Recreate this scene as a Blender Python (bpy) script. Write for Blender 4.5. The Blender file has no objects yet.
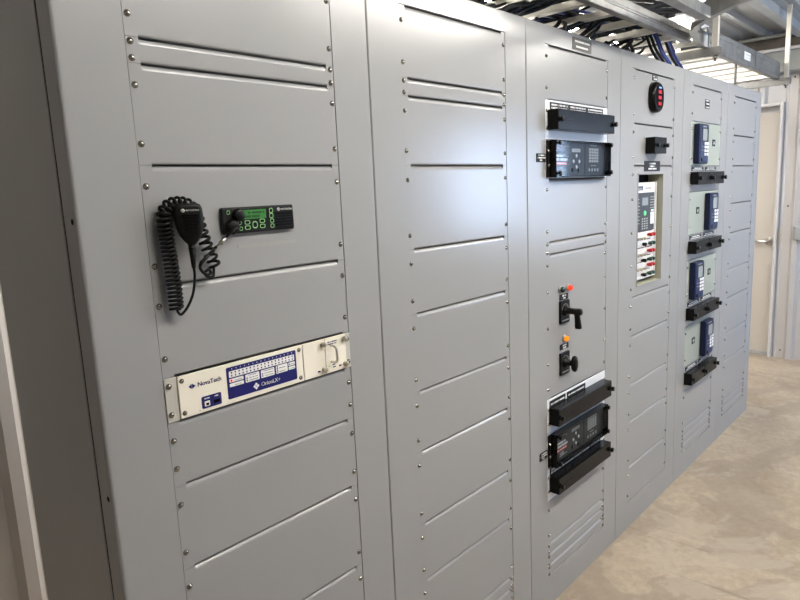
import bpy, bmesh, math, random
from mathutils import Vector, Matrix
random.seed(7)
PI = math.pi
S = bpy.context.scene
COL = S.collection
U = 0.04445
ZF = 1.682                       # height of the reference seam above the floor
def zu(n): return n*U + ZF
W = 0.4826                       # nineteen inch panel
XS = [0.0, 0.7168, 1.4434, 2.1718, 2.8984, 3.6179]
TOP, BOT = zu(10.42), 0.0
CEIL = ZF + 1.10

# ------------------------------------------------------------------ materials
def mat(name, col, rough=0.5, metal=0.0, spec=0.5, emit=None, es=0.0, noise=0.0, nscale=6.0, bump=0.0, bscale=200.0, coat=0.0, stretch=None):
    m = bpy.data.materials.new(name); m.use_nodes = True
    nt = m.node_tree; b = nt.nodes['Principled BSDF']
    b.inputs['Base Color'].default_value = (*col, 1)
    b.inputs['Roughness'].default_value = rough
    b.inputs['Metallic'].default_value = metal
    b.inputs['Specular IOR Level'].default_value = spec
    b.inputs['Coat Weight'].default_value = coat
    if emit:
        b.inputs['Emission Color'].default_value = (*emit, 1); b.inputs['Emission Strength'].default_value = es
    tc = None
    if noise or bump:
        tc = nt.nodes.new('ShaderNodeTexCoord')
        mp = nt.nodes.new('ShaderNodeMapping')
        if stretch: mp.inputs['Scale'].default_value = stretch
        nt.links.new(tc.outputs['Object'], mp.inputs['Vector'])
    if noise:
        n = nt.nodes.new('ShaderNodeTexNoise'); n.inputs['Scale'].default_value = nscale; n.inputs['Detail'].default_value = 5
        nt.links.new(mp.outputs[0], n.inputs['Vector'])
        r = nt.nodes.new('ShaderNodeValToRGB')
        lo = [max(0, c*(1-noise)) for c in col]; hi = [min(1, c*(1+noise)) for c in col]
        r.color_ramp.elements[0].position = .3; r.color_ramp.elements[1].position = .7
        r.color_ramp.elements[0].color = (*lo, 1); r.color_ramp.elements[1].color = (*hi, 1)
        nt.links.new(n.outputs['Fac'], r.inputs[0]); nt.links.new(r.outputs[0], b.inputs['Base Color'])
    if bump:
        n2 = nt.nodes.new('ShaderNodeTexNoise'); n2.inputs['Scale'].default_value = bscale
        bp = nt.nodes.new('ShaderNodeBump'); bp.inputs['Strength'].default_value = bump; bp.inputs['Distance'].default_value = 0.001
        nt.links.new(mp.outputs[0], n2.inputs['Vector']); nt.links.new(n2.outputs['Fac'], bp.inputs['Height']); nt.links.new(bp.outputs[0], b.inputs['Normal'])
    return m
M = {}
M['paint'] = mat('cabinet_grey_paint', (.318, .320, .325), .24, spec=.5, noise=.015, nscale=2, bump=.06, bscale=90)
M['plate_green'] = mat('grey_green_paint', (.315, .345, .30), .4)
M['plate_white'] = mat('pale_painted_plate', (.78, .80, .84), .35)
M['ear'] = mat('clear_anodised_ear', (.50, .485, .44), .4)
M['ivory'] = mat('ivory_paint', (.86, .815, .70), .4)
M['navy'] = mat('navy_print', (.004, .005, .12), .5)
M['white_print'] = mat('white_print', (.85, .85, .83), .5)
M['grey_print'] = mat('grey_print', (.42, .42, .40), .5)
M['red_print'] = mat('red_print', (.70, .07, .05), .5)
M['black'] = mat('black_plastic', (.005, .005, .005), .36, spec=.18)
M['black_rough'] = mat('black_moulded_plastic', (.0055, .0055, .006), .50, spec=.28, bump=.1, bscale=300)
M['cover'] = mat('smoked_cover_plastic', (.0045, .0043, .0040), .26, spec=.16)
M['face'] = mat('dark_grey_faceplate', (.024, .024, .023), .45)
M['darkslot'] = mat('dark_slot', (.004, .004, .004), .9, spec=.1)
M['screw'] = mat('nickel_screw', (.36, .34, .31), .25, metal=1)
M['brass'] = mat('nickel_thumb_screw', (.55, .50, .40), .3, metal=1)
M['galv'] = mat('galvanised_steel', (.30, .30, .29), .42, metal=.75, noise=.18, nscale=18)
M['alum'] = mat('aluminium_rung', (.56, .535, .48), .45, metal=.3, noise=.06, nscale=10)
M['cable'] = mat('black_cable_jacket', (.0055, .0055, .0055), .55, spec=.2)
M['cable_blue'] = mat('blue_cable_jacket', (.012, .035, .20), .45)
M['cable_red'] = mat('red_cable_jacket', (.35, .03, .02), .45)
M['lcd_green'] = mat('green_backlit_display', (.03, .16, .03), .3, emit=(.07, .42, .06), es=.05)
M['lcd_text'] = mat('display_text', (.01, .04, .01), .5)
M['key_green'] = mat('green_backlit_legend', (.25, .5, .2), .5, emit=(.25, .8, .25), es=.02)
M['navy_plastic'] = mat('dark_blue_plastic', (.004, .008, .035), .35, spec=.35)
M['navy_face'] = mat('blue_keypad_face', (.011, .022, .08), .4, spec=.35)
M['screen'] = mat('grey_screen', (.30, .34, .36), .2)
M['key_white'] = mat('white_keys', (.82, .82, .82), .4)
M['lamp_red'] = mat('lit_red_lens', (.6, .03, .015), .2, emit=(1, .05, .01), es=.42)
M['lamp_amber'] = mat('lit_amber_lens', (.65, .2, .015), .2, emit=(1, .30, .01), es=.4)
M['lamp_green'] = mat('dark_green_lens', (.006, .03, .015), .2)
M['led_red'] = mat('red_led_digits', (.5, .03, .05), .3, emit=(1, .04, .10), es=.25)
M['led_blue'] = mat('blue_led_digits', (.1, .2, .8), .3, emit=(.15, .3, 1), es=.8)
M['led_green'] = mat('green_led', (.1, .5, .2), .3, emit=(.1, .7, .25), es=.4)
M['post_red'] = mat('red_binding_post', (.50, .015, .012), .3)
M['post_green'] = mat('dark_green_binding_post', (.008, .05, .025), .3)
M['meter_white'] = mat('white_instrument_face', (.72, .70, .69), .4)
M['reveal'] = mat('olive_grey_reveal', (.36, .36, .27), .5)
M['wall'] = mat('white_painted_steel_wall', (.40, .385, .375), .38, noise=.02, nscale=3)
M['wall_dark'] = mat('grey_painted_steel_wall', (.20, .20, .20), .45, noise=.03, nscale=3)
M['ceiling'] = mat('painted_steel_roof', (.24, .245, .245), .45, noise=.04, nscale=3)
M['beam'] = mat('dark_steel_purlin', (.30, .31, .31), .45, noise=.08, nscale=4)
M['trim'] = mat('pale_steel_trim', (.17, .175, .162), .45, noise=.05, nscale=4)
M['door'] = mat('cream_door_paint', (.46, .425, .38), .42)
M['frame'] = mat('white_door_frame', (.46, .447, .43), .4)
M['satin'] = mat('satin_nickel', (.62, .59, .54), .28, metal=1)
M['wood'] = mat('dark_insulation_board', (.10, .085, .07), .8, noise=.3, nscale=9)
M['nameplate'] = mat('engraved_grey_plate', (.13, .125, .115), .6, spec=.25)
M['blackplate'] = mat('engraved_black_plate', (.012, .012, .013), .6, spec=.25)
M['housing'] = mat('white_lamp_housing', (.8, .8, .78), .4)
M['tube'] = mat('lit_diffuser', (.9, .9, .9), .4, emit=(1.0, .95, .875), es=36.0)
M['tape'] = mat('clear_label_tape', (.335, .335, .325), .25)

def glass_mat(name, tint, a):
    m = bpy.data.materials.new(name); m.use_nodes = True; nt = m.node_tree
    for n in list(nt.nodes): nt.nodes.remove(n)
    o = nt.nodes.new('ShaderNodeOutputMaterial'); mx = nt.nodes.new('ShaderNodeMixShader')
    t = nt.nodes.new('ShaderNodeBsdfTransparent'); t.inputs[0].default_value = (*tint, 1)
    g = nt.nodes.new('ShaderNodeBsdfGlossy'); g.inputs['Roughness'].default_value = .06
    mx.inputs[0].default_value = a
    nt.links.new(t.outputs[0], mx.inputs[1]); nt.links.new(g.outputs[0], mx.inputs[2]); nt.links.new(mx.outputs[0], o.inputs[0])
    return m
M['clear'] = glass_mat('clear_polycarbonate', (.84, .86, .88), .022)
M['pane'] = glass_mat('window_glass', (.96, .98, .98), .05)

def concrete():
    m = bpy.data.materials.new('stained_concrete'); m.use_nodes = True; nt = m.node_tree; L = nt.links
    b = nt.nodes['Principled BSDF']; b.inputs['Roughness'].default_value = .62; b.inputs['Specular IOR Level'].default_value = .35
    tc = nt.nodes.new('ShaderNodeTexCoord')
    def noise(scale, detail=6, rough=.6, vec=None, dist=0):
        n = nt.nodes.new('ShaderNodeTexNoise'); n.inputs['Scale'].default_value = scale; n.inputs['Detail'].default_value = detail
        n.inputs['Roughness'].default_value = rough; n.inputs['Distortion'].default_value = dist
        L.new(vec or tc.outputs['Object'], n.inputs['Vector']); return n.outputs['Fac']
    def ramp(f, p0, c0, p1, c1):
        r = nt.nodes.new('ShaderNodeValToRGB'); e = r.color_ramp.elements
        e[0].position, e[1].position = p0, p1; e[0].color, e[1].color = (*c0, 1), (*c1, 1); L.new(f, r.inputs[0]); return r.outputs[0]
    def mix(f, a, c, mode='MIX'):
        x = nt.nodes.new('ShaderNodeMix'); x.data_type = 'RGBA'; x.blend_type = mode
        if isinstance(f, float): x.inputs[0].default_value = f
        else: L.new(f, x.inputs[0])
        L.new(a, x.inputs[6])
        if isinstance(c, tuple): x.inputs[7].default_value = (*c, 1)
        else: L.new(c, x.inputs[7])
        return x.outputs[2]
    base = ramp(noise(1.5, 8, .65, dist=.8), .32, (.335, .265, .19), .68, (.48, .395, .298))
    fine = ramp(noise(26, 8, .7), .30, (.80, .79, .78), .70, (1.08, 1.08, 1.08))
    c = mix(1.0, base, fine, 'MULTIPLY')
    # darker worn patches with their own sharp outline
    patch = ramp(noise(.9, 4, .55, dist=1.6), .55, (0, 0, 0), .565, (1, 1, 1))
    pf = nt.nodes.new('ShaderNodeMath'); pf.operation = 'MULTIPLY'; pf.inputs[1].default_value = .42
    L.new(patch, pf.inputs[0])
    c = mix(pf.outputs[0], c, (.27, .22, .17))
    pale = ramp(noise(1.3, 8, .7, dist=.7), .57, (0, 0, 0), .60, (1, 1, 1))
    pf2 = nt.nodes.new('ShaderNodeMath'); pf2.operation = 'MULTIPLY'; pf2.inputs[1].default_value = .34
    L.new(pale, pf2.inputs[0])
    c = mix(pf2.outputs[0], c, (.52, .45, .365))
    # rusty specks
    sp = ramp(noise(14, 2, .5), .70, (0, 0, 0), .74, (1, 1, 1))
    sf = nt.nodes.new('ShaderNodeMath'); sf.operation = 'MULTIPLY'; sf.inputs[1].default_value = .35; L.new(sp, sf.inputs[0])
    c = mix(sf.outputs[0], c, (.33, .20, .11))
    # straight scuffs
    mp = nt.nodes.new('ShaderNodeMapping'); mp.inputs['Rotation'].default_value = (0, 0, .35); mp.inputs['Scale'].default_value = (30, 1.1, 1)
    L.new(tc.outputs['Object'], mp.inputs['Vector'])
    sc = ramp(noise(1.0, 3, .5, vec=mp.outputs[0]), .645, (0, 0, 0), .67, (1, 1, 1))
    scf = nt.nodes.new('ShaderNodeMath'); scf.operation = 'MULTIPLY'; scf.inputs[1].default_value = .35; L.new(sc, scf.inputs[0])
    c = mix(scf.outputs[0], c, (.16, .13, .10))
    L.new(c, b.inputs['Base Color'])
    bp = nt.nodes.new('ShaderNodeBump'); bp.inputs['Strength'].default_value = .15; bp.inputs['Distance'].default_value = .004
    L.new(noise(40, 6), bp.inputs['Height']); L.new(bp.outputs[0], b.inputs['Normal'])
    return m
M['concrete'] = concrete()

# ------------------------------------------------------------------ mesh builder
ROOT = {}                        # object name -> world location of the thing it belongs to
class MB:
    def __init__(s): s.bm = bmesh.new()
    def box(s, x0, x1, y0, y1, z0, z1, bev=0.0, seg=2):
        t = bmesh.new()
        bmesh.ops.create_cube(t, size=1.0)
        for v in t.verts:
            v.co = Vector(((x0+x1)/2+v.co.x*(x1-x0), (y0+y1)/2+v.co.y*(y1-y0), (z0+z1)/2+v.co.z*(z1-z0)))
        if bev:
            bmesh.ops.bevel(t, geom=list(t.edges), offset=bev, segments=seg, profile=.5, affect='EDGES')
        s.add(t); return s
    def add(s, t, mx=None, smooth=False):
        if mx is not None: bmesh.ops.transform(t, matrix=mx, verts=t.verts)
        mp = {}
        for v in t.verts: mp[v] = s.bm.verts.new(v.co)
        for f in t.faces:
            try:
                g = s.bm.faces.new([mp[v] for v in f.verts]); g.smooth = smooth or f.smooth
            except ValueError: pass
        t.free(); return s
    def lathe(s, c, prof, axis=(0, -1, 0), n=20):
        """prof: (radius, distance along axis) from the base outwards"""
        ax = Vector(axis).normalized(); up = Vector((0, 0, 1)) if abs(ax.z) < .9 else Vector((1, 0, 0))
        a = ax.cross(up).normalized(); b = ax.cross(a); c = Vector(c); rings = []
        for r, d in prof:
            if r < 1e-6: rings.append([s.bm.verts.new(c+ax*d)])
            else: rings.append([s.bm.verts.new(c+ax*d+(a*math.cos(2*PI*k/n)+b*math.sin(2*PI*k/n))*r) for k in range(n)])
        for p, q in zip(rings, rings[1:]):
            for k in range(n):
                j = (k+1) % n
                if len(p) == 1 and len(q) == 1: continue
                if len(p) == 1: f = [p[0], q[k], q[j]]
                elif len(q) == 1: f = [p[k], q[0], p[j]]
                else: f = [p[k], q[k], q[j], p[j]]
                g = s.bm.faces.new(f); g.smooth = True
        if len(rings[0]) > 1: s.bm.faces.new(rings[0])
        if len(rings[-1]) > 1: s.bm.faces.new(rings[-1])
        return s
    def tube(s, pts, r, n=8, cap=True):
        pts = [Vector(p) for p in pts]; rings = []; prev = None
        for i, p in enumerate(pts):
            t = (pts[min(i+1, len(pts)-1)]-pts[max(i-1, 0)])
            if t.length < 1e-9: t = Vector((0, 0, 1))
            t.normalize()
            if prev is None:
                prev = t.cross(Vector((0, 0, 1)) if abs(t.z) < .9 else Vector((1, 0, 0))).normalized()
            a = (prev-t*prev.dot(t)); a = a.normalized() if a.length > 1e-6 else t.orthogonal().normalized()
            prev = a; b = t.cross(a); rr = r[i] if isinstance(r, (list, tuple)) else r
            rings.append([s.bm.verts.new(p+(a*math.cos(2*PI*k/n)+b*math.sin(2*PI*k/n))*rr) for k in range(n)])
        for p, q in zip(rings, rings[1:]):
            for k in range(n):
                j = (k+1) % n; g = s.bm.faces.new([p[k], p[j], q[j], q[k]]); g.smooth = True
        if cap: s.bm.faces.new(rings[0][::-1]); s.bm.faces.new(rings[-1])
        return s
    def prism(s, poly, d, smooth=False):
        """poly: 3-D points of one end face, d: extrusion vector"""
        d = Vector(d); a = [s.bm.verts.new(Vector(p)) for p in poly]; b = [s.bm.verts.new(Vector(p)+d) for p in poly]; n = len(a)
        s.bm.faces.new(a); s.bm.faces.new(b[::-1])
        for k in range(n):
            g = s.bm.faces.new([a[k], b[k], b[(k+1) % n], a[(k+1) % n]]); g.smooth = smooth
        return s
    def build(s, name, m, parent=None, root=None):
        bmesh.ops.recalc_face_normals(s.bm, faces=s.bm.faces)
        r = root or parent
        off = Vector((0, 0, 0))
        while r is not None and r.parent: r = r.parent
        if r is not None: off = Vector(r.location)
        bmesh.ops.translate(s.bm, verts=s.bm.verts, vec=-off)
        me = bpy.data.meshes.new(name); s.bm.to_mesh(me); s.bm.free()
        me.materials.append(m)
        o = bpy.data.objects.new(name, me); COL.objects.link(o)
        if parent is not None: o.parent = parent
        return o
def thing(name, loc, label, cat, group=None):
    o = bpy.data.objects.new(name, None); COL.objects.link(o); o.location = loc; o.empty_display_size = .05
    tag(o, label, cat, group); return o
def tag(o, label, cat, group=None):
    o['label'] = label; o['category'] = cat
    if group: o['group'] = group
    return o
def struct(o): o['kind'] = 'structure'; return o

def rrect(x0, x1, z0, z1, r, y, n=5):
    pts = []
    for cx, cz, a0 in ((x1-r, z1-r, 0), (x0+r, z1-r, 90), (x0+r, z0+r, 180), (x1-r, z0+r, 270)):
        for k in range(n+1):
            a = math.radians(a0+90*k/n); pts.append((cx+r*math.cos(a), y, cz+r*math.sin(a)))
    return pts
def text(body, x, z, size, y, m, parent, name='lettering', align='LEFT', bold=0.0):
    cu = bpy.data.curves.new(name, 'FONT'); cu.body = body; cu.size = size; cu.align_x = align; cu.extrude = .0002
    t = bpy.data.objects.new(name, cu); COL.objects.link(t)
    dg = bpy.context.evaluated_depsgraph_get()
    me = bpy.data.meshes.new_from_object(t.evaluated_get(dg)); COL.objects.unlink(t); bpy.data.objects.remove(t)
    if bold:
        b_ = bmesh.new(); b_.from_mesh(me); m2 = me.copy(); m2.transform(Matrix.Translation((bold*3, bold*1.2, 0))); b_.from_mesh(m2); b_.to_mesh(me); b_.free()
    me.transform(Matrix.Translation((x, y, z)) @ Matrix.Rotation(PI/2, 4, 'X'))
    r = parent
    while r.parent: r = r.parent
    me.transform(Matrix.Translation(-Vector(r.location)))
    me.materials.clear(); me.materials.append(m)
    o = bpy.data.objects.new(name, me); COL.objects.link(o); o.parent = parent
    return o
def glyphs(mb, x0, x1, z, h, y, rng=None, t=.0006):
    """a row of small unreadable engraved characters"""
    rng = rng or random; x = x0
    while x < x1-h*.3:
        w = min(h*rng.choice((.35, .55, .7)), x1-x)
        if rng.random() > .14:
            mb.box(x, x+w*.8, y-t, y, z, z+h)
        x += w+h*.12
    return mb

# ------------------------------------------------------------------ cabinets
SCREW = None
def screw_mesh():
    mb = MB(); mb.lathe((0, 0, 0), [(.0062, 0), (.0062, .0008), (.0052, .0014), (.0046, .0030), (.0034, .0042), (.0018, .0048), (0, .0050)], n=14)
    bmesh.ops.recalc_face_normals(mb.bm, faces=mb.bm.faces)
    me = bpy.data.meshes.new('screw'); mb.bm.to_mesh(me); mb.bm.free(); me.materials.append(M['screw']); return me
SCREW = screw_mesh()
def screw(parent, x, z, y=0.0):
    r = parent
    while r.parent: r = r.parent
    o = bpy.data.objects.new('screw', SCREW); COL.objects.link(o); o.parent = parent
    o.location = Vector((x, y, z))-Vector(r.location); return o
EAR0, EAR1 = .024, .020
PY = .0012                        # panel face just behind the frame face
def fold_profile(z0, z1, top=True, bottom=True, r=.0100, back=.022, gap=.0016):
    a, b = z0+gap, z1-gap; p = []
    n = 5
    if bottom:
        p.append((back, a))
        for k in range(n+1):
            t = PI/2*k/n; rb = .0045; p.append((PY+rb-rb*math.sin(t), a+rb-rb*math.cos(t)))
    else: p += [(back, z0), (PY, z0)]
    if top:
        for k in range(n+1):
            t = PI/2*k/n; p.append((PY+r-r*math.cos(t), b-r+r*math.sin(t)))
        p.append((back, b))
    else: p += [(PY, z1), (back, z1)]
    return p
def panel(cab, x0, u0, u1, name='blank_panel', m='paint', hole=None, flat=False, screws=True):
    z0, z1 = zu(u0), zu(u1); mb = MB(); g = .0003
    if flat:
        mb.box(x0, x0+W, PY-.0008, PY+.0024, z0+.0012, z1-.0012, .0006, 1)
    else:
        mb.box(x0, x0+EAR0, PY, PY+.0025, z0+g, z1-g)
        mb.box(x0+W-EAR1, x0+W, PY, PY+.0025, z0+g, z1-g)
        xa, xb = x0+EAR0, x0+W-EAR1
        if hole is None:
            mb.prism([(xa, y, z) for y, z in fold_profile(z0, z1)], (xb-xa, 0, 0))
        else:
            hx0, hx1, h0, h1 = x0+hole[0]-.0043, x0+hole[1]+.0043, zu(hole[2])-.0043, zu(hole[3])+.0043
            mb.prism([(xa, y, z) for y, z in fold_profile(h1, z1, bottom=False)], (xb-xa, 0, 0))
            mb.prism([(xa, y, z) for y, z in fold_profile(z0, h0, top=False)], (xb-xa, 0, 0))
            mb.box(xa, hx0, PY, .022, h0, h1); mb.box(hx1, xb, PY, .022, h0, h1)
    p = mb.build(name, M[m], cab)
    if screws:
        n = u1-u0; o = {1: .18, 2: .36}.get(n, .85)
        for sx in (.0085, W-.0085):
            for z in (z1-o*U, z0+o*U):
                screw(p, x0+sx, z, PY if not flat else PY-.0008)
            if n > 8:
                for k in range(1, 4): screw(p, x0+sx, z0+(z1-z0)*k/4, PY)
    return p
EDGE = [-.121] + [(XS[i]+W+XS[i+1])/2 for i in range(5)] + [4.2215]
CAB = []
DEPTH = .47
def cabinet(i, label, layout):
    x0 = XS[i]; a, b = EDGE[i]+.0008, EDGE[i+1]-.0008
    cab = thing('switchboard_cabinet' if i == 0 else 'switchboard_cabinet', (x0+W/2, DEPTH/2, 0), label, 'cabinet', 'row of grey relay cabinets')
    mb = MB(); R = .007 if i in (0, 5) else .0045
    rl = R if i == 0 else .004; rr = R if i == 5 else .004
    oz0, oz1 = zu(-35)-.0012, zu(9)+.0012; ox0, ox1 = x0-.0014, x0+W+.0014
    steps = [(ox0, ox1, oz0, oz1, .03), (ox0, ox1, oz0, oz1, 0.0)]
    n = 5
    for k in range(n+1):
        t = PI/2*k/n; f = 1-math.sin(t); y = 1-math.cos(t)
        steps.append((a+rl*f, b-rr*f, BOT+.001*f, TOP-.005*f, .005*y if k else 0.0))
    steps.append((a, b, BOT, TOP, .0520))
    ins = .022
    steps += [(a+ins, b-ins, BOT+ins, TOP, .0522), (a+ins, b-ins, BOT+ins, TOP, DEPTH)]
    rings = []
    for (xa, xb, za, zb, y) in steps:
        rings.append([mb.bm.verts.new(c) for c in ((xa, y, za), (xb, y, za), (xb, y, zb), (xa, y, zb))])
    for q, p in enumerate(zip(rings, rings[1:])):
        for k in range(4):
            f = mb.bm.faces.new([p[0][k], p[0][(k+1) % 4], p[1][(k+1) % 4], p[1][k]])
    mb.bm.faces.new(rings[-1])
    body = mb.build('cabinet_body', M['paint'], cab)
    for s_, xs_ in ((0, (a, a+.005)), (1, (b-.005, b))):
        if (s_ == 0 and i == 0) or (s_ == 1 and i == 5):
            MB().box(xs_[0], xs_[1], .0600, DEPTH+.001, BOT+.004, TOP-.003, .0012, 2).build('side_panel', M['paint'], cab)
    if i == 0:
        MB().box(a+.0012, a+.010, .0524, .0598, BOT+.004, TOP-.004).build('side_seal', M['darkslot'], cab)  # black strip filling the gap, stands in for the shade inside the seam
        for z in (ZF-.094, ZF-.601):
            MB().lathe((a+.0006, .018, z), [(.0052, 0), (.0052, .0009), (0, .0009)], axis=(-1, 0, 0), n=16).build('bolt_hole', M['darkslot'], cab)
    for L in layout:
        panel(cab, x0, *L[:2], **(L[2] if len(L) > 2 else {}))
    CAB.append(cab); return cab
LOW = [(-32, -27), (-33, -32), (-34, -33), (-35, -34)]
cabinet(0, 'grey steel relay cabinet nearest the camera, carrying the two-way radio and the white controller',
        [(5, 9), (4, 5), (0, 4), (-5, 0), (-9, -5), (-14, -11), (-18, -14), (-23, -18), (-27, -23)] + LOW)
cabinet(1, 'grey steel cabinet with only blank panels, right beside the radio cabinet',
        [(5, 9), (4, 5), (0, 4), (-5, 0), (-9, -5), (-14, -9), (-18, -14), (-23, -18), (-27, -23)] + LOW)
WP = dict(name='device_mounting_plate', m='plate_white', flat=True)
GP = dict(name='device_mounting_plate', m='plate_green', flat=True)
cabinet(2, 'grey steel cabinet carrying three long black covers, two dark relays and two rotary switches',
        [(5, 9), (2, 5, WP), (-1, 2, WP), (-6, -1), (-7, -6), (-19, -7), (-22, -19, WP), (-25, -22, WP), (-28, -25, WP), (-32, -28), (-33, -32), (-34, -33), (-35, -34)])
WIN = (.072, .360, -12.0, -.85)
cabinet(3, 'grey steel cabinet with a tall recessed window and a black oval meter near its top',
        [(4, 9), (0, 4), (-13, 0, dict(hole=WIN)), (-17, -13), (-22, -17), (-26, -22), (-31, -26), (-35, -31)])
WP5 = dict(name='device_mounting_plate', m='paint', flat=True)
cabinet(4, 'grey steel cabinet carrying four dark blue keypad relays above black double covers',
        [(5, 9), (0, 5, GP), (-3, 0, WP5), (-8, -3, GP), (-11, -8, WP5), (-16, -11, GP), (-19, -16, WP5), (-24, -19, GP), (-27, -24, WP5)] + LOW)
cabinet(5, 'grey steel cabinet with only blank panels, at the end near the cream door',
        [(4, 9), (0, 4), (-5, 0), (-9, -5), (-14, -9), (-18, -14), (-23, -18), (-27, -23)] + LOW)
# reveal of the window in the fourth cabinet
x0 = XS[3]; wx0, wx1, wz0, wz1 = x0+WIN[0], x0+WIN[1], zu(WIN[2]), zu(WIN[3])
rv = MB(); t = .004
rv.box(wx0-t, wx0, .003, .075, wz0-t, wz1+t).box(wx1, wx1+t, .003, .075, wz0-t, wz1+t).box(wx0, wx1, .003, .075, wz0-t, wz0).box(wx0, wx1, .003, .075, wz1, wz1+t)
rv.build('window_reveal', M['reveal'], CAB[3])
rf = MB(); t = .006
rf.box(wx0-t, wx0, -.001, .003, wz0-t, wz1+t).box(wx1, wx1+t, -.001, .003, wz0-t, wz1+t).box(wx0, wx1, -.001, .003, wz0-t, wz0).box(wx0, wx1, -.001, .003, wz1, wz1+t)
rf.build('window_lip', M['paint'], CAB[3])

# ------------------------------------------------------------------ two-way radio (first cabinet)
rx0, rx1, rz0, rz1, ry = .1535, .3320, zu(-3.08), zu(-1.88), -.010
rad = thing('two_way_radio', (.245, 0, rz0), 'black two-way radio with a green display set into the first cabinet panel', 'radio')
MB().box(rx0, rx1, ry, .0, rz0, rz1, .0035, 3).build('radio_face', M['black_rough'], rad)
h = rz1-rz0; wd = rx1-rx0
d = MB().box(rx0+.047, rx0+.105, ry-.0012, ry+.001, rz0+h*.52, rz0+h*.87, .0006, 1).build('display', M['lcd_green'], rad)
g = MB(); rr = random.Random(3)
glyphs(g, rx0+.060, rx0+.100, rz0+h*.73, .0038, ry-.0012, rr); glyphs(g, rx0+.052, rx0+.088, rz0+h*.58, .0045, ry-.0012, rr)
g.build('display_text', M['lcd_text'], d)
for (kx, kz, kr) in ((rx0+.036, rz0+h*.70, .0125), (rx0+.020, rz0+h*.27, .0140)):
    k = MB().lathe((kx, ry, kz), [(kr*1.08, 0), (kr*1.08, .003), (kr, .004), (kr*.94, .009), (kr*.78, .0105), (0, .0105)], n=24)
    for q in range(12):
        a_ = 2*PI*q/12; k.box(kx+math.cos(a_)*kr*.95-.001, kx+math.cos(a_)*kr*.95+.001, ry-.0085, ry-.003, kz+math.sin(a_)*kr*.95-.001, kz+math.sin(a_)*kr*.95+.001)
    k.build('knob', M['black'], rad)
def ring_button(x, z, w, hh):
    p = MB().prism(rrect(x-w/2, x+w/2, z-hh/2, z+hh/2, min(w, hh)*.42, ry-.0022), (0, .003, 0)).build('button', M['black'], rad)
    e = MB(); o_ = rrect(x-w/2, x+w/2, z-hh/2, z+hh/2, min(w, hh)*.42, ry-.0024); i_ = rrect(x-w*.36, x+w*.36, z-hh*.34, z+hh*.34, min(w, hh)*.28, ry-.0024)
    va = [e.bm.verts.new(c) for c in o_]; vb = [e.bm.verts.new(c) for c in i_]
    for q in range(len(va)): e.bm.faces.new([va[q], va[(q+1) % len(va)], vb[(q+1) % len(va)], vb[q]])
    e.build('button_rim', M['key_green'], p)
for bx, bz, bw, bh in ((.056, .40, .014, .0085), (.056, .20, .014, .0085), (.093, .42, .014, .0085), (.093, .22, .014, .0085), (.0745, .29, .013, .015),
                       (.117, .80, .0105, .011), (.117, .60, .0105, .011), (.118, .40, .010, .0085), (.118, .20, .010, .0085), (.013, .82, .008, .008), (.038, .40, .008, .008), (.040, .18, .008, .008)):
    ring_button(rx0+bx, rz0+h*bz, bw, bh)
g = MB()
for q in range(6): g.box(rx0+.128, rx1-.003, ry-.004, ry+.001, rz0+h*(.10+.115*q), rz0+h*(.10+.115*q)+.0026, .0008, 1)
g.build('speaker_grille', M['black'], rad)
lg = MB().lathe((rx0+.138, ry-.0002, rz0+h*.83), [(.0036, 0), (.0036, .0008), (0, .0008)], n=20).build('logo', M['white_print'], rad)
text('M', rx0+.138, rz0+h*.83-.0019, .0055, ry-.0012, M['black'], lg, 'logo_letter', 'CENTER')
text('MOTOROLA', rx0+.1435, rz0+h*.83-.0019, .0054, ry-.0006, M['white_print'], rad)
tp = MB().box(.190, .341, PY-.0006, PY+.0002, zu(-3.80), zu(-3.62)).build('label_tape', M['tape'], rad)
# ------------------------------------------------------------------ hand microphone with its coiled cord
mic = thing('hand_microphone', (.065, 0, zu(-4.3)), 'black hand microphone hanging by its coiled cord beside the two-way radio', 'microphone')
def lerp(a, b, t): return a+(b-a)*t
def mic_body():
    mb = MB(); secs = [(zu(-1.60), .015, .018), (zu(-1.66), .0225, .022), (zu(-1.82), .0255, .024), (zu(-2.15), .0262, .0245), (zu(-2.6), .0245, .023), (zu(-2.95), .0195, .0205), (zu(-3.15), .0135, .017), (zu(-3.28), .0085, .012), (zu(-3.33), .006, .007)]
    rings = []; n = 24
    for z, hw, hd in secs:
        cx = .066-(z-zu(-2))*.02; ring = []
        for k in range(n):
            a_ = 2*PI*k/n; ca, sa = math.cos(a_), math.sin(a_); e = .55
            ring.append(mb.bm.verts.new((cx+math.copysign(abs(ca)**e, ca)*hw, -.036+math.copysign(abs(sa)**e, sa)*hd*.72, z)))
        rings.append(ring)
    for p, q in zip(rings, rings[1:]):
        for k in range(n):
            f = mb.bm.faces.new([p[k], p[(k+1) % n], q[(k+1) % n], q[k]]); f.smooth = True
    mb.bm.faces.new(rings[0]); mb.bm.faces.new(rings[-1][::-1]); return mb
mic_body().build('microphone_body', M['black_rough'], mic)
g = MB()
pl = [(x if z > zu(-2.4) else .0675+(x-.0675)*.82, y, z) for x, y, z in rrect(.0495, .0865, zu(-2.92), zu(-1.74), .008, -.0535)]
g.prism(pl, (0, .004, 0))
gp = g.build('grille_plate', M['black_rough'], mic)
g = MB()
for q in range(8): 
    zz = zu(-2.08)-q*.0044; ww = .0158-.0006*q
    g.box(.0675-ww, .0675+ww, -.0560, -.053, zz-.0016, zz+.0016, .0007, 1)
g.build('grille_bar', M['black'], mic)
lg = MB().lathe((.0555, -.0534, zu(-1.89)), [(.0034, 0), (.0034, .0008), (0, .0008)], n=18).build('logo', M['white_print'], mic)
text('M', .0555, zu(-1.89)-.0018, .0052, -.0544, M['black'], lg, 'logo_letter', 'CENTER')
text('MOTOROLA', .0605, zu(-1.89)-.0014, .0042, -.0537, M['white_print'], mic)
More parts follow.
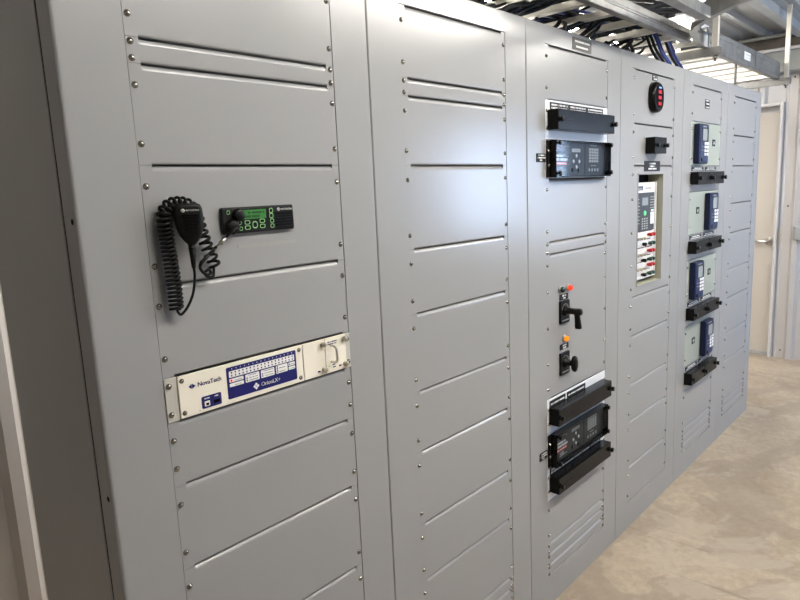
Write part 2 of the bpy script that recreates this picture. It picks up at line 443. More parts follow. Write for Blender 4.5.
MB().box(.055, .078, -.020, PY, zu(-2.35), zu(-1.8), .003, 2).build('hang_clip', M['black'], mic)
sr = MB().tube([(.066, -.036, zu(-3.25)), (.066, -.037, zu(-3.7)), (.066, -.037, zu(-4.33))], [.0062, .0055, .0038], 10)
for q in range(8):
    z = zu(-3.45)-q*.0046; sr.lathe((.066, -.037, z), [(.0066-q*.0003, 0), (.0066-q*.0003, .0022)], axis=(0, 0, -1), n=10)
sr.build('strain_relief', M['black'], mic)
def catmull(P, n=14):
    P = [Vector(p) for p in P]; out = []
    Q = [P[0]*2-P[1]]+P+[P[-1]*2-P[-2]]
    for i in range(1, len(Q)-2):
        a, b, c, d = Q[i-1:i+3]
        for k in range(n):
            t = k/n; out.append(.5*((2*b)+(c-a)*t+(2*a-5*b+4*c-d)*t*t+(3*b-a-3*c+d)*t**3))
    out.append(P[-1]); return out
def resample(P, step):
    out = [P[0]]; acc = 0
    for a, b in zip(P, P[1:]):
        l = (b-a).length; 
        while acc+l >= step:
            t = (step-acc)/l; a = a.lerp(b, t); out.append(a.copy()); l = (b-a).length; acc = 0
        acc += l
    return out
cy = -.018
straight = catmull([(.066, -.037, zu(-4.25)), (.0665, -.036, zu(-4.7)), (.062, -.032, zu(-5.4)), (.052, -.026, zu(-5.95)), (.040, -.022, zu(-6.25)), (.036, cy, zu(-6.18)), (.033, cy, zu(-6.0))], 10)
MB().tube(straight, .0026, 8).build('cord', M['cable'], mic)
coilpath = catmull([(.033, cy, zu(-6.05)), (.033, cy, zu(-5.3)), (.032, cy, zu(-4.4)), (.029, cy, zu(-3.4)), (.027, cy, zu(-2.6)), (.0275, cy, zu(-2.05)), (.037, cy, zu(-1.72)), (.056, -.018, zu(-1.60)), (.078, -.018, zu(-1.72)), (.092, cy, zu(-2.10)), (.100, cy, zu(-2.8)), (.110, cy, zu(-3.6)), (.119, cy, zu(-4.15)), (.122, cy, zu(-4.50))], 14)
cp = resample(coilpath, .00052); hel = []; ph = 0; R = .0118
for i, p in enumerate(cp):
    t = (cp[min(i+3, len(cp)-1)]-cp[max(i-3, 0)]).normalized()
    b = Vector((0, 1, 0)); a = b.cross(t).normalized(); frac = i/len(cp)
    pitch = .0078 if frac < .42 else (.0094 if frac < .66 else .0130)
    ph += 2*PI*.00052/pitch; r_ = R*(1 if frac < .7 else .9)
    hel.append(p+a*math.cos(ph)*r_+b*math.sin(ph)*r_*.9)
hel += catmull([hel[-1], (.116, -.018, zu(-4.85)), (.104, -.018, zu(-4.82)), (.098, -.02, zu(-4.62)), (.106, -.022, zu(-4.50)), (.1105, -.02, zu(-4.68)), (.100, -.022, zu(-4.72)), (.0885, -.024, zu(-4.50)), (.086, -.024, zu(-4.30))], 8)[1:]
MB().tube(hel, .0030, 7).build('coiled_cord', M['cable'], mic)
MB().tube([(.086, -.024, zu(-4.32)), (.090, -.024, zu(-4.16)), (.1245, -.026, zu(-3.55))], [.0030, .0036, .0034], 10).build('cord_sleeve', M['black'], mic)
MB().tube([(.1245, -.026, zu(-3.56)), (.133, -.0265, zu(-3.42)), (.1335, -.0265, zu(-3.41)), (.146, -.027, zu(-3.19))], [.0024, .0024, .0046, .0046], 10).build('cord_plug', M['satin'], mic)
MB().tube([(.146, -.027, zu(-3.19)), (.157, -.028, zu(-2.98)), (.1735, -.036, zu(-2.72))], [.0026, .0026, .0034], 8).build('plug_tip', M['black'], mic)

for c_ in list(mic.children):
    if c_.name.split('.')[0] in ('microphone_body', 'grille_plate', 'grille_bar', 'logo', 'lettering'):
        c_.rotation_euler = (0, 0, math.radians(-24)); c_.location = (.0150, -.002, 0)
# ------------------------------------------------------------------ white rack controller
cx0, cx1, cz0, cz1 = .0262, .4665, zu(-11)+.003, zu(-9)-.001
ctl = thing('rack_controller', (W/2, 0, zu(-11)), 'ivory rack-mounted controller with a navy status panel and small pull handle', 'controller')
yf = -.005
for a_, b_ in ((0, cx0-.0008), (cx1+.0008, W)):
    e = MB().box(a_, b_, -.0020, PY+.001, zu(-11)+.0008, zu(-9)-.0008, .0006, 1).build('mounting_ear', M['ear'], ctl)
    xx = .0085 if a_ == 0 else W-.0085
    for z in (zu(-9)-.36*U, zu(-11)+.36*U): screw(e, xx, z, -.0020)
fp = MB().box(cx0, .3325, yf, PY, cz0, cz1, .0008, 1).build('front_plate', M['ivory'], ctl)
for xx in (cx0+.008, .3225):
    for z in (cz1-.010, cz0+.010): 
        s_ = screw(fp, xx, z, yf); s_.scale = (.8, .8, .8)
for a_, b_ in ((.3345, .3995), (.4012, cx1)):
    cm = MB().box(a_, b_, yf, PY, cz0, cz1, .0008, 1).build('module_plate', M['ivory'], ctl)
    for z in (cz1-.011, cz0+.012):
        t_ = MB().lathe((b_-.0075, yf, z), [(.0052, 0), (.0052, .002), (.0064, .0025), (.0064, .0095), (.0052, .0108), (0, .0108)], n=18); t_.build('thumb_screw', M['brass'], cm)
    MB().box(b_-.026, b_-.018, yf-.0006, yf, cz0+.009, cz0+.0125).build('blue_mark', M['navy'], cm)
hd = catmull([(.4175, yf, cz0+.026), (.4175, yf-.010, cz0+.026), (.4175, yf-.020, cz0+.031), (.4175, yf-.021, cz0+.045), (.4175, yf-.020, cz0+.060), (.4175, yf-.010, cz0+.066), (.4175, yf, cz0+.066)], 6)
MB().tube(hd, .0030, 10).build('pull_handle', M['satin'], ctl)
g = MB(); rr = random.Random(5); glyphs(g, .4085, .4405, cz1-.0120, .0030, yf, rr); glyphs(g, .4085, .4365, cz1-.0168, .0022, yf, rr)
g.build('module_text', M['navy'], ctl)
g = MB(); glyphs(g, .420, .431, cz0+.0165, .0026, yf, rr); glyphs(g, .420, .431, cz0+.0105, .0026, yf, rr)
g.build('light_legend', M['navy'], ctl)
MB().box(.4085, .4115, yf-.0006, yf, cz0+.015, cz0+.018).build('status_light', M['led_green'], ctl)
# navy status panel
sx0, sx1, sz0, sz1 = .1325, .3125, cz0+.010, cz1-.0075
sp = MB().prism(rrect(sx0, sx1, sz0, sz1, .003, yf-.0007), (0, .001, 0)).build('status_panel', M['navy'], ctl)
yw = yf-.0011
sw_, sh_ = sx1-sx0, sz1-sz0
def sbox(u0, u1, v0, v1, r=.0018, mm='white_print', nm='legend_field', y=yw):
    return MB().prism(rrect(sx0+u0*sw_, sx0+u1*sw_, sz0+v0*sh_, sz0+v1*sh_, r, y), (0, .0005, 0)).build(nm, M[mm], sp)
sbox(.03, .97, .67, .87)
g = MB()
for r_ in range(2):
    for k in range(18):
        xx = sx0+sw_*(.065+.0515*k); zz = sz0+sh_*(.725+.095*r_); g.box(xx-.0014, xx+.0014, yw-.0005, yw, zz-.0016, zz+.0016)
lit = MB()
for (u0, u1, v0, v1) in ((.03, .22, .52, .63), (.03, .22, .375, .485), (.245, .44, .375, .63), (.465, .66, .375, .63), (.685, .86, .375, .64), (.875, .975, .52, .63), (.875, .975, .385, .49)): sbox(u0, u1, v0, v1)
for (u, v) in ((.265, .44), (.265, .51), (.485, .44), (.485, .51), (.705, .43), (.705, .49), (.705, .55), (.705, .605), (.89, .575)):
    xx, zz = sx0+u*sw_, sz0+v*sh_; g.box(xx-.0014, xx+.0014, yw-.0005, yw, zz-.0014, zz+.0014)
rr = random.Random(9)
for (u0, u1, v) in ((.09, .20, .555), (.10, .20, .41), (.29, .42, .42), (.29, .42, .50), (.29, .40, .585), (.51, .64, .42), (.51, .64, .50), (.50, .64, .585), (.73, .83, .42), (.73, .82, .54), (.905, .965, .56), (.91, .965, .42)):
    glyphs(g, sx0+u0*sw_, sx0+u1*sw_, sz0+v*sh_, .0010, yw, rr)
g.build('legend_marks', M['navy'], sp)
g = MB()
for k in range(16): xx = sx0+sw_*(.075+.0575*k); g.box(xx-.0008, xx+.0008, yf-.0012, yf-.0006, sz0+sh_*.925, sz0+sh_*.95)
g.build('scale_marks', M['white_print'], sp)
MB().lathe((sx0+.055*sw_, yw, sz0+.575*sh_), [(.0024, 0), (.0024, .0008), (0, .0008)], n=14).build('red_light', M['lamp_red'], sp)
MB().lathe((sx0+.892*sw_, yw, sz0+.437*sh_), [(.0017, 0), (.0017, .0008), (0, .0008)], n=14).build('green_light', M['led_green'], sp)
q = MB(); lx, lz = sx0+.385*sw_, sz0+.175*sh_
for dx_, dz_ in ((-.0042, 0), (.0042, 0), (0, .0042), (0, -.0042)):
    q.prism([(lx+dx_, yw, lz+dz_+.0036), (lx+dx_+.0036, yw, lz+dz_), (lx+dx_, yw, lz+dz_-.0036), (lx+dx_-.0036, yw, lz+dz_)], (0, .0005, 0))
q.build('diamond_logo', M['white_print'], sp)
text('OrionLX+', sx0+.455*sw_, sz0+.12*sh_, .0120, yw, M['white_print'], sp, 'product_lettering', bold=.0001)
q = MB(); lx, lz = .0535, cz1-.0255
q.prism([(lx-.0062, yf-.0006, lz), (lx, yf-.0006, lz+.0050), (lx, yf-.0006, lz-.0050)], (0, .0006, 0))
q.prism([(lx+.0015, yf-.0006, lz+.0050), (lx+.0085, yf-.0006, lz), (lx+.0015, yf-.0006, lz-.0050)], (0, .0006, 0))
q.build('arrow_logo', M['navy'], ctl)
text('NovaTech', .0662, cz1-.0295, .0128, yf-.0003, M['navy'], ctl, 'maker_lettering', bold=.00018)
pz0, pz1 = cz0+.007, cz0+.032
pp = MB().prism(rrect(.0720, .1165, pz0, pz1, .003, yf-.0007), (0, .001, 0)).build('port_panel', M['navy'], ctl)
MB().box(.0775, .0895, yf-.0020, yf, pz0+.004, pz0+.0145, .0006, 1).build('square_port', M['ivory'], pp)
MB().box(.0805, .0865, yf-.0026, yf-.0018, pz0+.006, pz0+.011).build('port_hole', M['darkslot'], pp)
MB().box(.0985, .1125, yf-.0018, yf, pz0+.0055, pz0+.0125, .0005, 1).build('slot_port', M['darkslot'], pp)
g = MB(); rr = random.Random(1); glyphs(g, .078, .090, pz1-.006, .0022, yf-.0007, rr); glyphs(g, .101, .110, pz1-.006, .0022, yf-.0007, rr); g.build('port_text', M['white_print'], pp)
MB().lathe((.0665, yf, cz0+.006), [(.0009, 0), (.0009, .0004), (0, .0004)], n=8).build('pin_hole', M['darkslot'], ctl)

# ------------------------------------------------------------------ things of the third cabinet
X3 = XS[2]
def nameplate(x0, x1, z0, z1, rows, label, y=PY, m='nameplate', cat='nameplate', group=None, pr='white_print', name='engraved_nameplate', th=.0018, seed=0, margin=.12):
    o = MB().box(x0, x1, y-th, y, z0, z1, .0005, 1).build(name, M[m])
    tag(o, label, cat, group)
    me = o.data; c = Vector(((x0+x1)/2, y, z0)); me.transform(Matrix.Translation(-c)); o.location = c
    g = MB(); rr = random.Random(seed); w = x1-x0; hh = z1-z0
    for (a_, b_, v, s_) in rows:
        glyphs(g, x0+w*a_, x0+w*b_, z0+hh*v, hh*s_, y-th, rr, .0005)
    g.build('engraved_text', M[pr], o)
    return o
nameplate(X3+.190, X3+.338, zu(9.16), zu(10.12), ((.10, .90, .62, .15), (.18, .82, .20, .15)), 'grey engraved nameplate with two white lines atop the rotary switch cabinet', y=0, seed=2)
def flat_cover(parent, x0, x1, z0, z1, d, knobs):
    cv = MB().box(x0, x1, -d, PY-.001, z0, z1, .0018, 2).build('cover', M['cover'], parent)
    for kx in knobs:
        zc = (z0+z1)/2
        MB().lathe((kx, -d, zc), [(.0045, 0), (.0045, .004), (.0095, .0045), (.0095, .013), (.008, .0145), (0, .0145)], n=18).build('cover_knob', M['black'], cv)
    return cv
def long_cover(z0U, z1U, lab, rows, zlab, seed, split):
    """black cover over a row of test switches, label strips above"""
    o = thing('test_switch_cover', (X3+W/2, 0, zu(z0U)), lab, 'switch cover', 'long black covers in the third cabinet')
    flat_cover(o, X3+.012, X3+.456, zu(z0U), zu(z1U), .042, (X3+.022, X3+.448))
    rr = random.Random(seed); zz0, zz1 = zu(zlab[0]), zu(zlab[1])
    for a_, b_ in split:
        s_ = MB().box(X3+a_, X3+b_, PY-.003, PY-.0008, zz0, zz1).build('label_strip', M['blackplate'], o)
        g = MB()
        for v, hh in rows: glyphs(g, X3+a_+.008, X3+b_-.008, zz0+(zz1-zz0)*v, (zz1-zz0)*hh, PY-.003, rr, .0005)
        g.build('label_text', M['white_print'], s_)
    g = MB()
    glyphs(g, X3+.06, X3+.12, zu(z0U)+(z1U-z0U)*U*.45, .004, -.042, rr, .0002); g.build('embossed_text', M['black_rough'], o)
    return o
long_cover(2.68, 4.22, 'long black cover at the top, above the upper dark relay', ((.22, .20), (.60, .20)), (4.2, 4.82), 4, ((.03, .16), (.165, .30), (.305, .44)))
long_cover(-21.2, -19.72, 'long black cover below the rotary switches, above the lower dark relay', ((.35, .25),), (-19.75, -19.2), 5, ((.016, .135), (.15, .30)))
long_cover(-27.2, -25.75, 'long black cover lowest on the cabinet, below the lower dark relay', ((.15, .30), (.55, .30)), (-25.75, -25.1), 6, ((.016, .44),))
def dark_relay(z0U, lab, flagname, seed):
    o = thing('protective_relay', (X3+W/2, 0, zu(z0U)), lab, 'relay', 'dark relays with clear covers')
    za, zb = zu(z0U)+.003, zu(z0U+3)-.003; h = zb-za; xa, xb = X3+.002, X3+.455
    fr = MB()
    fr.box(xa, xb, -.006, PY-.0008, za, zb, .001, 1)
    fr = fr.build('mounting_frame', M['black'], o)
    for sx in (X3+.009,):
        for v in (.33, .72): screw(fr, sx, za+h*v, -.006)
    x0_, x1_ = X3+.022, X3+.446; y = -.010
    fc = MB().box(x0_, x1_, y, -.005, za+.006, zb-.006, .001, 1).build('faceplate', M['face'], o)
    g = MB(); r_ = MB(); gr = MB(); w = x1_-x0_; rr = random.Random(seed)
    def X(u): return x0_+w*u
    def Z(v): return za+h*v
    glyphs(g, X(.06), X(.24), Z(.56), .0075, y, rr); glyphs(g, X(.06), X(.27), Z(.455), .0085, y, rr)
    r_.box(X(.055), X(.255), y-.0008, y, Z(.34), Z(.42))
    glyphs(g, X(.06), X(.245), Z(.365), .004, y-.0008, rr)
    for k in range(3): glyphs(gr, X(.12), X(.20), Z(.26-.05*k), .0035, y, rr)
    glyphs(gr, X(.16), X(.26), Z(.17), .0035, y, rr)
    for k in range(5): gr.box(X(.06+.045*k), X(.06+.045*k)+.004, y-.0006, y, Z(.72+.05*(k % 2)), Z(.72+.05*(k % 2))+.006)
    for k in range(3): r_.lathe((X(.09+.06*k), y, Z(.82)), [(.0024, 0), (.0024, .001), (0, .001)], n=10)
    MB().box(X(.345), X(.50), y-.001, y, Z(.70), Z(.80)).build('display', M['grey_print'], fc)
    kc = (X(.425), Z(.44))
    for dx_, dz_ in ((-.022, 0), (.022, 0), (0, .020), (0, -.020)):
        c_ = (kc[0]+dx_, kc[1]+dz_); MB().prism([(c_[0]-.006, y-.003, c_[1]), (c_[0], y-.003, c_[1]+.007), (c_[0]+.006, y-.003, c_[1]), (c_[0], y-.003, c_[1]-.007)], (0, .004, 0)).build('arrow_key', M['white_print'], fc)
    for u in (.36, .47):
        MB().lathe((X(u), y, Z(.20)), [(.0085, 0), (.0085, .002), (0, .002)], n=16).build('round_key', M['black'], fc)
    for i in range(5):
        for j in range(4): gr.box(X(.665+.048*j), X(.665+.048*j)+.017, y-.0008, y, Z(.42+.085*i), Z(.42+.085*i)+.0085)
    glyphs(gr, X(.70), X(.82), Z(.89), .0035, y, rr); glyphs(gr, X(.71), X(.80), Z(.31), .004, y, rr)
    for j in range(4): gr.box(X(.66+.055*j), X(.66+.055*j)+.011, y-.0008, y, Z(.16), Z(.24))
    MB().box(X(.585), X(.590), y-.0006, y, za+.010, zb-.010).build('divider_line', M['darkslot'], fc)
    g.build('white_text', M['white_print'], fc); r_.build('red_label', M['red_print'], fc); gr.build('grey_legend', M['grey_print'], fc)
    # clear cover: thin polycarbonate tray with a black edge
    d = -.030
    cv = MB()
    cv.box(X3+.019, X3+.450, d, d+.0025, za+.002, zb-.002)
    cv = cv.build('clear_cover', M['clear'], o)
    e = MB(); b_ = .0042
    e.box(X3+.017, X3+.0195, d-.0005, -.006, za, zb).box(X3+.4495, X3+.452, d-.0005, -.006, za, zb)
    e.box(X3+.017, X3+.452, d-.0005, -.006, zb-.0025, zb).box(X3+.017, X3+.452, d-.0005, -.006, za, za+.0025)
    e.build('cover_edge', M['cover'], cv)
    for kx in (X3+.032, X3+.440):
        for kz in (za+.014, zb-.010):
            MB().lathe((kx, d, kz), [(.004, -.018), (.004, .004), (.0085, .0045), (.0085, .011), (.007, .0125), (0, .0125)], n=16).build('cover_knob', M['black'], cv)
    return o
dark_relay(-1, 'upper dark relay with clear cover and red label, below the topmost long cover', 'u', 11)
dark_relay(-25, 'lower dark relay with clear cover and red label, between the two lower long covers', 'l', 12)
nameplate(X3-.064, X3-.002, zu(.26), zu(.92), ((.2, .85, .70, .16), (.12, .92, .42, .16), (.35, .6, .14, .16)), 'small black label on the frame left of the upper dark relay', y=0, m='blackplate', seed=3, cat='label plate', name='label_plate')
nameplate(X3-.058, X3-.002, zu(-23.95), zu(-23.25), ((.2, .85, .70, .16), (.12, .92, .42, .16), (.3, .6, .14, .16)), 'small black label on the frame left of the lower dark relay', y=0, m='blackplate', seed=4, cat='label plate', name='label_plate')
def pilot(dx, u, m, lab):
    o = thing('pilot_light', (X3+dx, PY, zu(u)), lab, 'indicator light')
    c = (X3+dx, PY, zu(u))
    MB().lathe(c, [(.0135, 0), (.0135, .003), (.0115, .004), (.0115, .007)], n=20).build('bezel', M['beam'], o)
    MB().lathe((c[0], PY-.007, c[2]), [(.0108, 0), (.0105, .006), (.0085, .011), (.0045, .0138), (0, .0145)], n=20).build('lens', M[m], o)
pilot(.100, -10.05, 'lamp_green', 'unlit dark green pilot light left of the red one')
pilot(.158, -10.05, 'lamp_red', 'lit red pilot light above the pistol grip switch')
pilot(.128, -14.30, 'lamp_amber', 'lit amber pilot light above the oval knob switch')
nameplate(X3+.095, X3+.160, zu(-10.98), zu(-10.48), ((.3, .75, .55, .3), (.35, .7, .12, .28)), 'small black legend plate between the red pilot light and the pistol grip switch', m='blackplate', seed=5, cat='legend plate', name='legend_plate')
nameplate(X3+.097, X3+.162, zu(-15.24), zu(-14.76), ((.3, .75, .55, .3), (.35, .7, .12, .28)), 'small black legend plate between the amber pilot light and the oval knob switch', m='blackplate', seed=6, cat='legend plate', name='legend_plate')
def escutcheon(o, xc, zc, seed):
    e = MB().prism(rrect(xc-.034, xc+.034, zc-.043, zc+.043, .004, PY-.0075), (0, .0075, 0)).build('escutcheon', M['black'], o)
    g = MB()
    for k in range(9):
        a_ = PI*.1+PI*.8*k/8; px_, pz_ = xc+.024*math.cos(a_), zc+.006+.024*math.sin(a_); g.box(px_-.0016, px_+.0016, PY-.0082, PY-.0074, pz_-.0016, pz_+.0016)
    glyphs(g, xc-.024, xc+.024, zc-.034, .0045, PY-.0075, random.Random(seed)); g.build('dial_marks', M['grey_print'], e)
xc, zc = X3+.126, zu(-12.0)
o = thing('pistol_grip_switch', (xc, 0, zc-.05), 'black rotary control switch with a pistol grip handle hanging down', 'rotary switch')
escutcheon(o, xc, zc, 1)
sh = MB().lathe((xc, PY-.006, zc+.004), [(.022, 0), (.019, .006), (.013, .012), (.0115, .030), (.0125, .052), (.0125, .064), (.009, .068), (0, .068)], n=22)
sh.build('shaft', M['black'], o)
gp = MB(); secs = []
n = 16; rings = []
for t_, hw, hd in ((0, .0125, .0115), (.012, .0125, .012), (.026, .0110, .0105), (.048, .0118, .0115), (.064, .0135, .013), (.072, .0125, .012), (.0735, .008, .008)):
    ring = []
    for k in range(n):
        a_ = 2*PI*k/n; ring.append(gp.bm.verts.new((xc+hw*math.cos(a_), -.052+hd*math.sin(a_)+.0*t_-.10*t_, zc+.014-t_)))
    rings.append(ring)
for p, q in zip(rings, rings[1:]):
    for k in range(n):
        f = gp.bm.faces.new([p[k], p[(k+1) % n], q[(k+1) % n], q[k]]); f.smooth = True
gp.bm.faces.new(rings[0]); gp.bm.faces.new(rings[-1][::-1])
gp.build('pistol_grip', M['black'], o)
xc, zc = X3+.126, zu(-16.45)
o = thing('oval_knob_switch', (xc, 0, zc-.05), 'black rotary control switch with a broad oval knob, lower of the two', 'rotary switch')
escutcheon(o, xc, zc, 2)
MB().lathe((xc, PY-.006, zc+.003), [(.022, 0), (.019, .006), (.011, .012), (.010, .036)], n=22).build('shaft', M['black'], o)
kn = MB().lathe((xc, -.034, zc+.003), [(.012, 0), (.025, .003), (.0275, .008), (.0275, .014), (.024, .018), (.012, .020), (0, .020)], n=28)
for v in kn.bm.verts: v.co.x = xc+(v.co.x-xc)*.62; v.co.z = zc+.003+(v.co.z-zc-.003)*1.12
kn.build('oval_knob', M['black'], o)

# ------------------------------------------------------------------ things of the fourth cabinet
X4 = XS[3]
o = thing('oval_panel_meter', (X4+.222, 0, zu(5.2)), 'black oval meter with red lit digits near the top of the window cabinet', 'meter')
xc, zc, hz, hx = X4+.222, zu(6.68), .066, .058
mb = MB(); rings = []; n = 40
for f, d in ((1.0, -PY), (1.0, .014), (.97, .020), (.88, .027), (.80, .029), (.78, .0275)):
    ring = []
    for k in range(n):
        a_ = 2*PI*k/n; ca, sa = math.cos(a_), math.sin(a_); e = .82
        ring.append(mb.bm.verts.new((xc+math.copysign(abs(ca)**e, ca)*hx*f, -d, zc+math.copysign(abs(sa)**e, sa)*hz*f)))
    rings.append(ring)
for p, q in zip(rings, rings[1:]):
    for k in range(n):
        f = mb.bm.faces.new([p[k], p[(k+1) % n], q[(k+1) % n], q[k]]); f.smooth = True
mb.bm.faces.new(rings[0]); mb.bm.faces.new(rings[-1])
mb.build('oval_case', M['cover'], o)
MB().prism(rrect(xc-.034, xc+.040, zc-.046, zc+.046, .018, -.0295), (0, .003, 0)).build('meter_face', M['darkslot'], o)
for k, v in enumerate((.020, -.004, -.030)):
    dg_ = MB()
    for j in range(3):
        xx = xc-.016+.0115*j
        for (ax_, az_, bx_, bz_) in ((0, 0, .008, .0016), (0, .006, .008, .0076), (0, .012, .008, .0136), (0, 0, .0018, .0136), (.0062, 0, .008, .0136)):
            dg_.box(xx+ax_, xx+bx_, -.0305, -.0294, zc+v-.006+az_, zc+v-.006+bz_)
    dg_.build('digits', M['led_red'], o)
MB().box(xc-.014, xc+.014, -.0305, -.0294, zc+.036, zc+.042).build('blue_digits', M['led_blue'], o)
nameplate(X4+.205, X4+.262, zu(8.32), zu(8.85), ((.15, .8, .60, .24), (.25, .85, .18, .26)), 'small black label above the oval meter', m='blackplate', seed=7, cat='label plate', name='label_plate')
o = thing('test_switch_cover', (X4+.21, 0, zu(1.1)), 'small square black cover between the oval meter and the recessed window', 'switch cover')
flat_cover(o, X4+.142, X4+.280, zu(1.16), zu(2.75), .042, (X4+.156, X4+.270))
nameplate(X4+.134, X4+.318, zu(-.55), zu(.48), ((.3, .72, .66, .16), (.32, .66, .41, .14), (.25, .78, .17, .15)), 'dark engraved plate with white text above the recessed window', m='blackplate', seed=8, y=PY)
# recessed relay behind the window
yr = .030
o = thing('recessed_relay', ((wx0+wx1)/2, .05, wz0+.02), 'white relay with keypad and red binding posts inside the recessed window', 'relay')
ax0, ax1, az0, az1 = wx0+.004, wx1-.010, wz0+.018, wz1-.035
fc = MB().box(ax0, ax1, yr, .074, az0, az1, .001, 1).build('relay_front', M['meter_white'], o)
MB().box(ax1-.010, ax1, yr-.006, yr+.001, az0, az1, .001, 1).build('edge_flange', M['plate_white'], o)
wv = ax1-ax0-.010; hv = az1-az0
kp = MB().box(ax0+.002, ax0+wv*.95, yr-.004, yr, az0+hv*.50, az0+hv*.895, .001, 1).build('keypad_panel', M['face'], o)
MB().box(ax0+wv*.40, ax0+wv*.66, yr-.005, yr-.003, az0+hv*.765, az0+hv*.845).build('display', M['screen'], kp)
MB().lathe((ax0+wv*.52, yr-.004, az0+hv*.685), [(.011, 0), (.010, .004), (0, .004)], n=18).build('green_button', M['led_green'], kp)
MB().box(ax0+wv*.78, ax0+wv*.94, yr-.005, yr-.003, az0+hv*.565, az0+hv*.69).build('white_label', M['key_white'], kp)
MB().box(ax0+wv*.80, ax0+wv*.92, yr-.005, yr-.003, az0+hv*.70, az0+hv*.715).build('white_mark', M['key_white'], kp)
g = MB(); rr = random.Random(21)
for k in range(8): glyphs(g, ax0+wv*.14, ax0+wv*.30, az0+hv*(.58+.035*k), .004, yr-.004, rr)
for k in range(5):
    for j in range(3): g.box(ax0+wv*(.40+.10*j), ax0+wv*(.40+.10*j)+.013, yr-.0055, yr-.003, az0+hv*(.52+.025*k), az0+hv*(.52+.025*k)+.006)
for k in range(5): glyphs(g, ax0+wv*.76, ax0+wv*.93, az0+hv*(.73+.028*k), .0045, yr-.004, rr)
g.build('keypad_legend', M['grey_print'], kp)
bl = MB().box(ax0+wv*.22, ax0+wv*.46, yr-.001, yr+.0005, az0+hv*.922, az0+hv*.963).build('blue_logo', M['navy_face'], fc)
g = MB(); glyphs(g, ax0+wv*.55, ax0+wv*.85, az0+hv*.93, .008, yr, rr); glyphs(g, ax0+wv*.26, ax0+wv*.42, az0+hv*.93, .007, yr-.001, rr); g.build('white_panel_text', M['grey_print'], fc)
MB().box(ax0, ax1-.008, yr-.0035, yr, az0+hv*.352, az0+hv*.385, .0008, 1).build('module_bar', M['plate_white'], o)
MB().box(ax0, ax1-.008, yr-.0035, yr, az0, az0+hv*.03, .0008, 1).build('module_bar', M['plate_white'], o)
rowz = (.455, .285, .135)
def post(x, z, m, big):
    r_ = .0085 if big else .006
    return MB().lathe((x, yr, z), [(r_*.7, 0), (r_*.7, .006), (r_, .007), (r_, .020), (r_*.8, .0225), (0, .0225)], n=12).build('binding_post', M[m], o)
for v in rowz:
    zz = az0+hv*v
    for k in range(2): post(ax0+wv*(.72+.13*k), zz, 'post_red', True)
    for k in range(2): post(ax0+wv*(.72+.13*k), zz-.040, 'post_green', True)
    post(ax0+wv*.46, zz-.040, 'black', True)
    for k in range(3): post(ax0+wv*(.16+.15*k), zz-.012, 'brass', False)
for v in rowz:
    zz = az0+hv*v; glyphs(MB_ := MB(), ax0+wv*.12, ax0+wv*.92, zz+.017, .004, yr, rr); MB_.build('row_legend', M['darkslot'], fc)
    glyphs(MB_ := MB(), ax0+wv*.12, ax0+wv*.85, zz-.022, .0035, yr, rr); MB_.build('row_legend', M['darkslot'], fc)
MB().box(wx0+.0005, ax1, .066, .0745, az1, wz1-.0005).build('back_plate', M['darkslot'], o)

# ------------------------------------------------------------------ things of the fifth cabinet
X5 = XS[4]
nameplate(X5+.205, X5+.275, zu(6.65), zu(7.72), ((.12, .88, .80, .12), (.12, .88, .46, .14), (.12, .88, .10, .12)), 'black and white label alone on the top panel of the blue relay cabinet', m='blackplate', seed=14, cat='label plate', name='label_plate')
place = [(.040, 4.72, .345, 'topmost blue keypad relay', 'topmost double black cover on the blue relay cabinet', 'first'), (.248, -3.28, .115, 'second blue keypad relay from the top', 'second double black cover from the top of the blue relay cabinet', 'second'),
         (.040, -11.28, .345, 'third blue keypad relay from the top', 'third double black cover from the top of the blue relay cabinet', 'third'), (.248, -19.28, .115, 'lowest blue keypad relay', 'lowest double black cover on the blue relay cabinet', 'fourth')]
side = ['at the left of its grey green plate', 'at the right of its grey green plate', 'at the left of its grey green plate', 'at the right of its grey green plate']
def blue_relay(dx, uz):
    w, hh, d = .142, 4.5*U, .030
    o = thing('keypad_relay', (X5+dx+w/2, 0, zu(uz)-hh), '', 'relay', 'dark blue keypad relays')
    a_, b_, z1, z0 = X5+dx, X5+dx+w, zu(uz), zu(uz)-hh
    MB().box(a_, b_, -d, PY-.0008, z0, z1, .006, 3).build('relay_case', M['navy_plastic'], o)
    fp_ = MB().prism(rrect(a_+.010, b_-.008, z0+.008, z1-.008, .006, -d-.002), (0, .0025, 0)).build('keypad_face', M['navy_face'], o)
    bz = MB().box(a_+.032, b_-.012, -d-.003, -d-.0015, z0+hh*.55, z1-.020, .001, 1).build('screen_bezel', M['black'], o)
    MB().box(a_+.038, b_-.034, -d-.0036, -d-.0025, z0+hh*.58, z1-.026).build('screen', M['screen'], bz)
    for r_ in range(4):
        for c_ in range(2):
            xx, zz = a_+.070+.034*c_, z0+hh*(.20+.092*r_)
            MB().box(xx, xx+.024, -d-.005, -d-.0015, zz, zz+.0135, .0015, 2).build('key', M['key_white'], fp_)
    g = MB(); rr = random.Random(3); glyphs(g, a_+.030, a_+.052, z0+hh*.42, .0035, -d-.002, rr); glyphs(g, a_+.030, a_+.055, z0+hh*.33, .0035, -d-.002, rr); glyphs(g, a_+.04, a_+.10, z1-.016, .005, -d-.002, rr)
    g.build('face_text', M['grey_print'], fp_)
    MB().lathe((a_+.036, -d-.002, z0+hh*.10), [(.010, 0), (.009, .003), (0, .003)], n=16).build('round_port', M['black'], fp_)
    return o
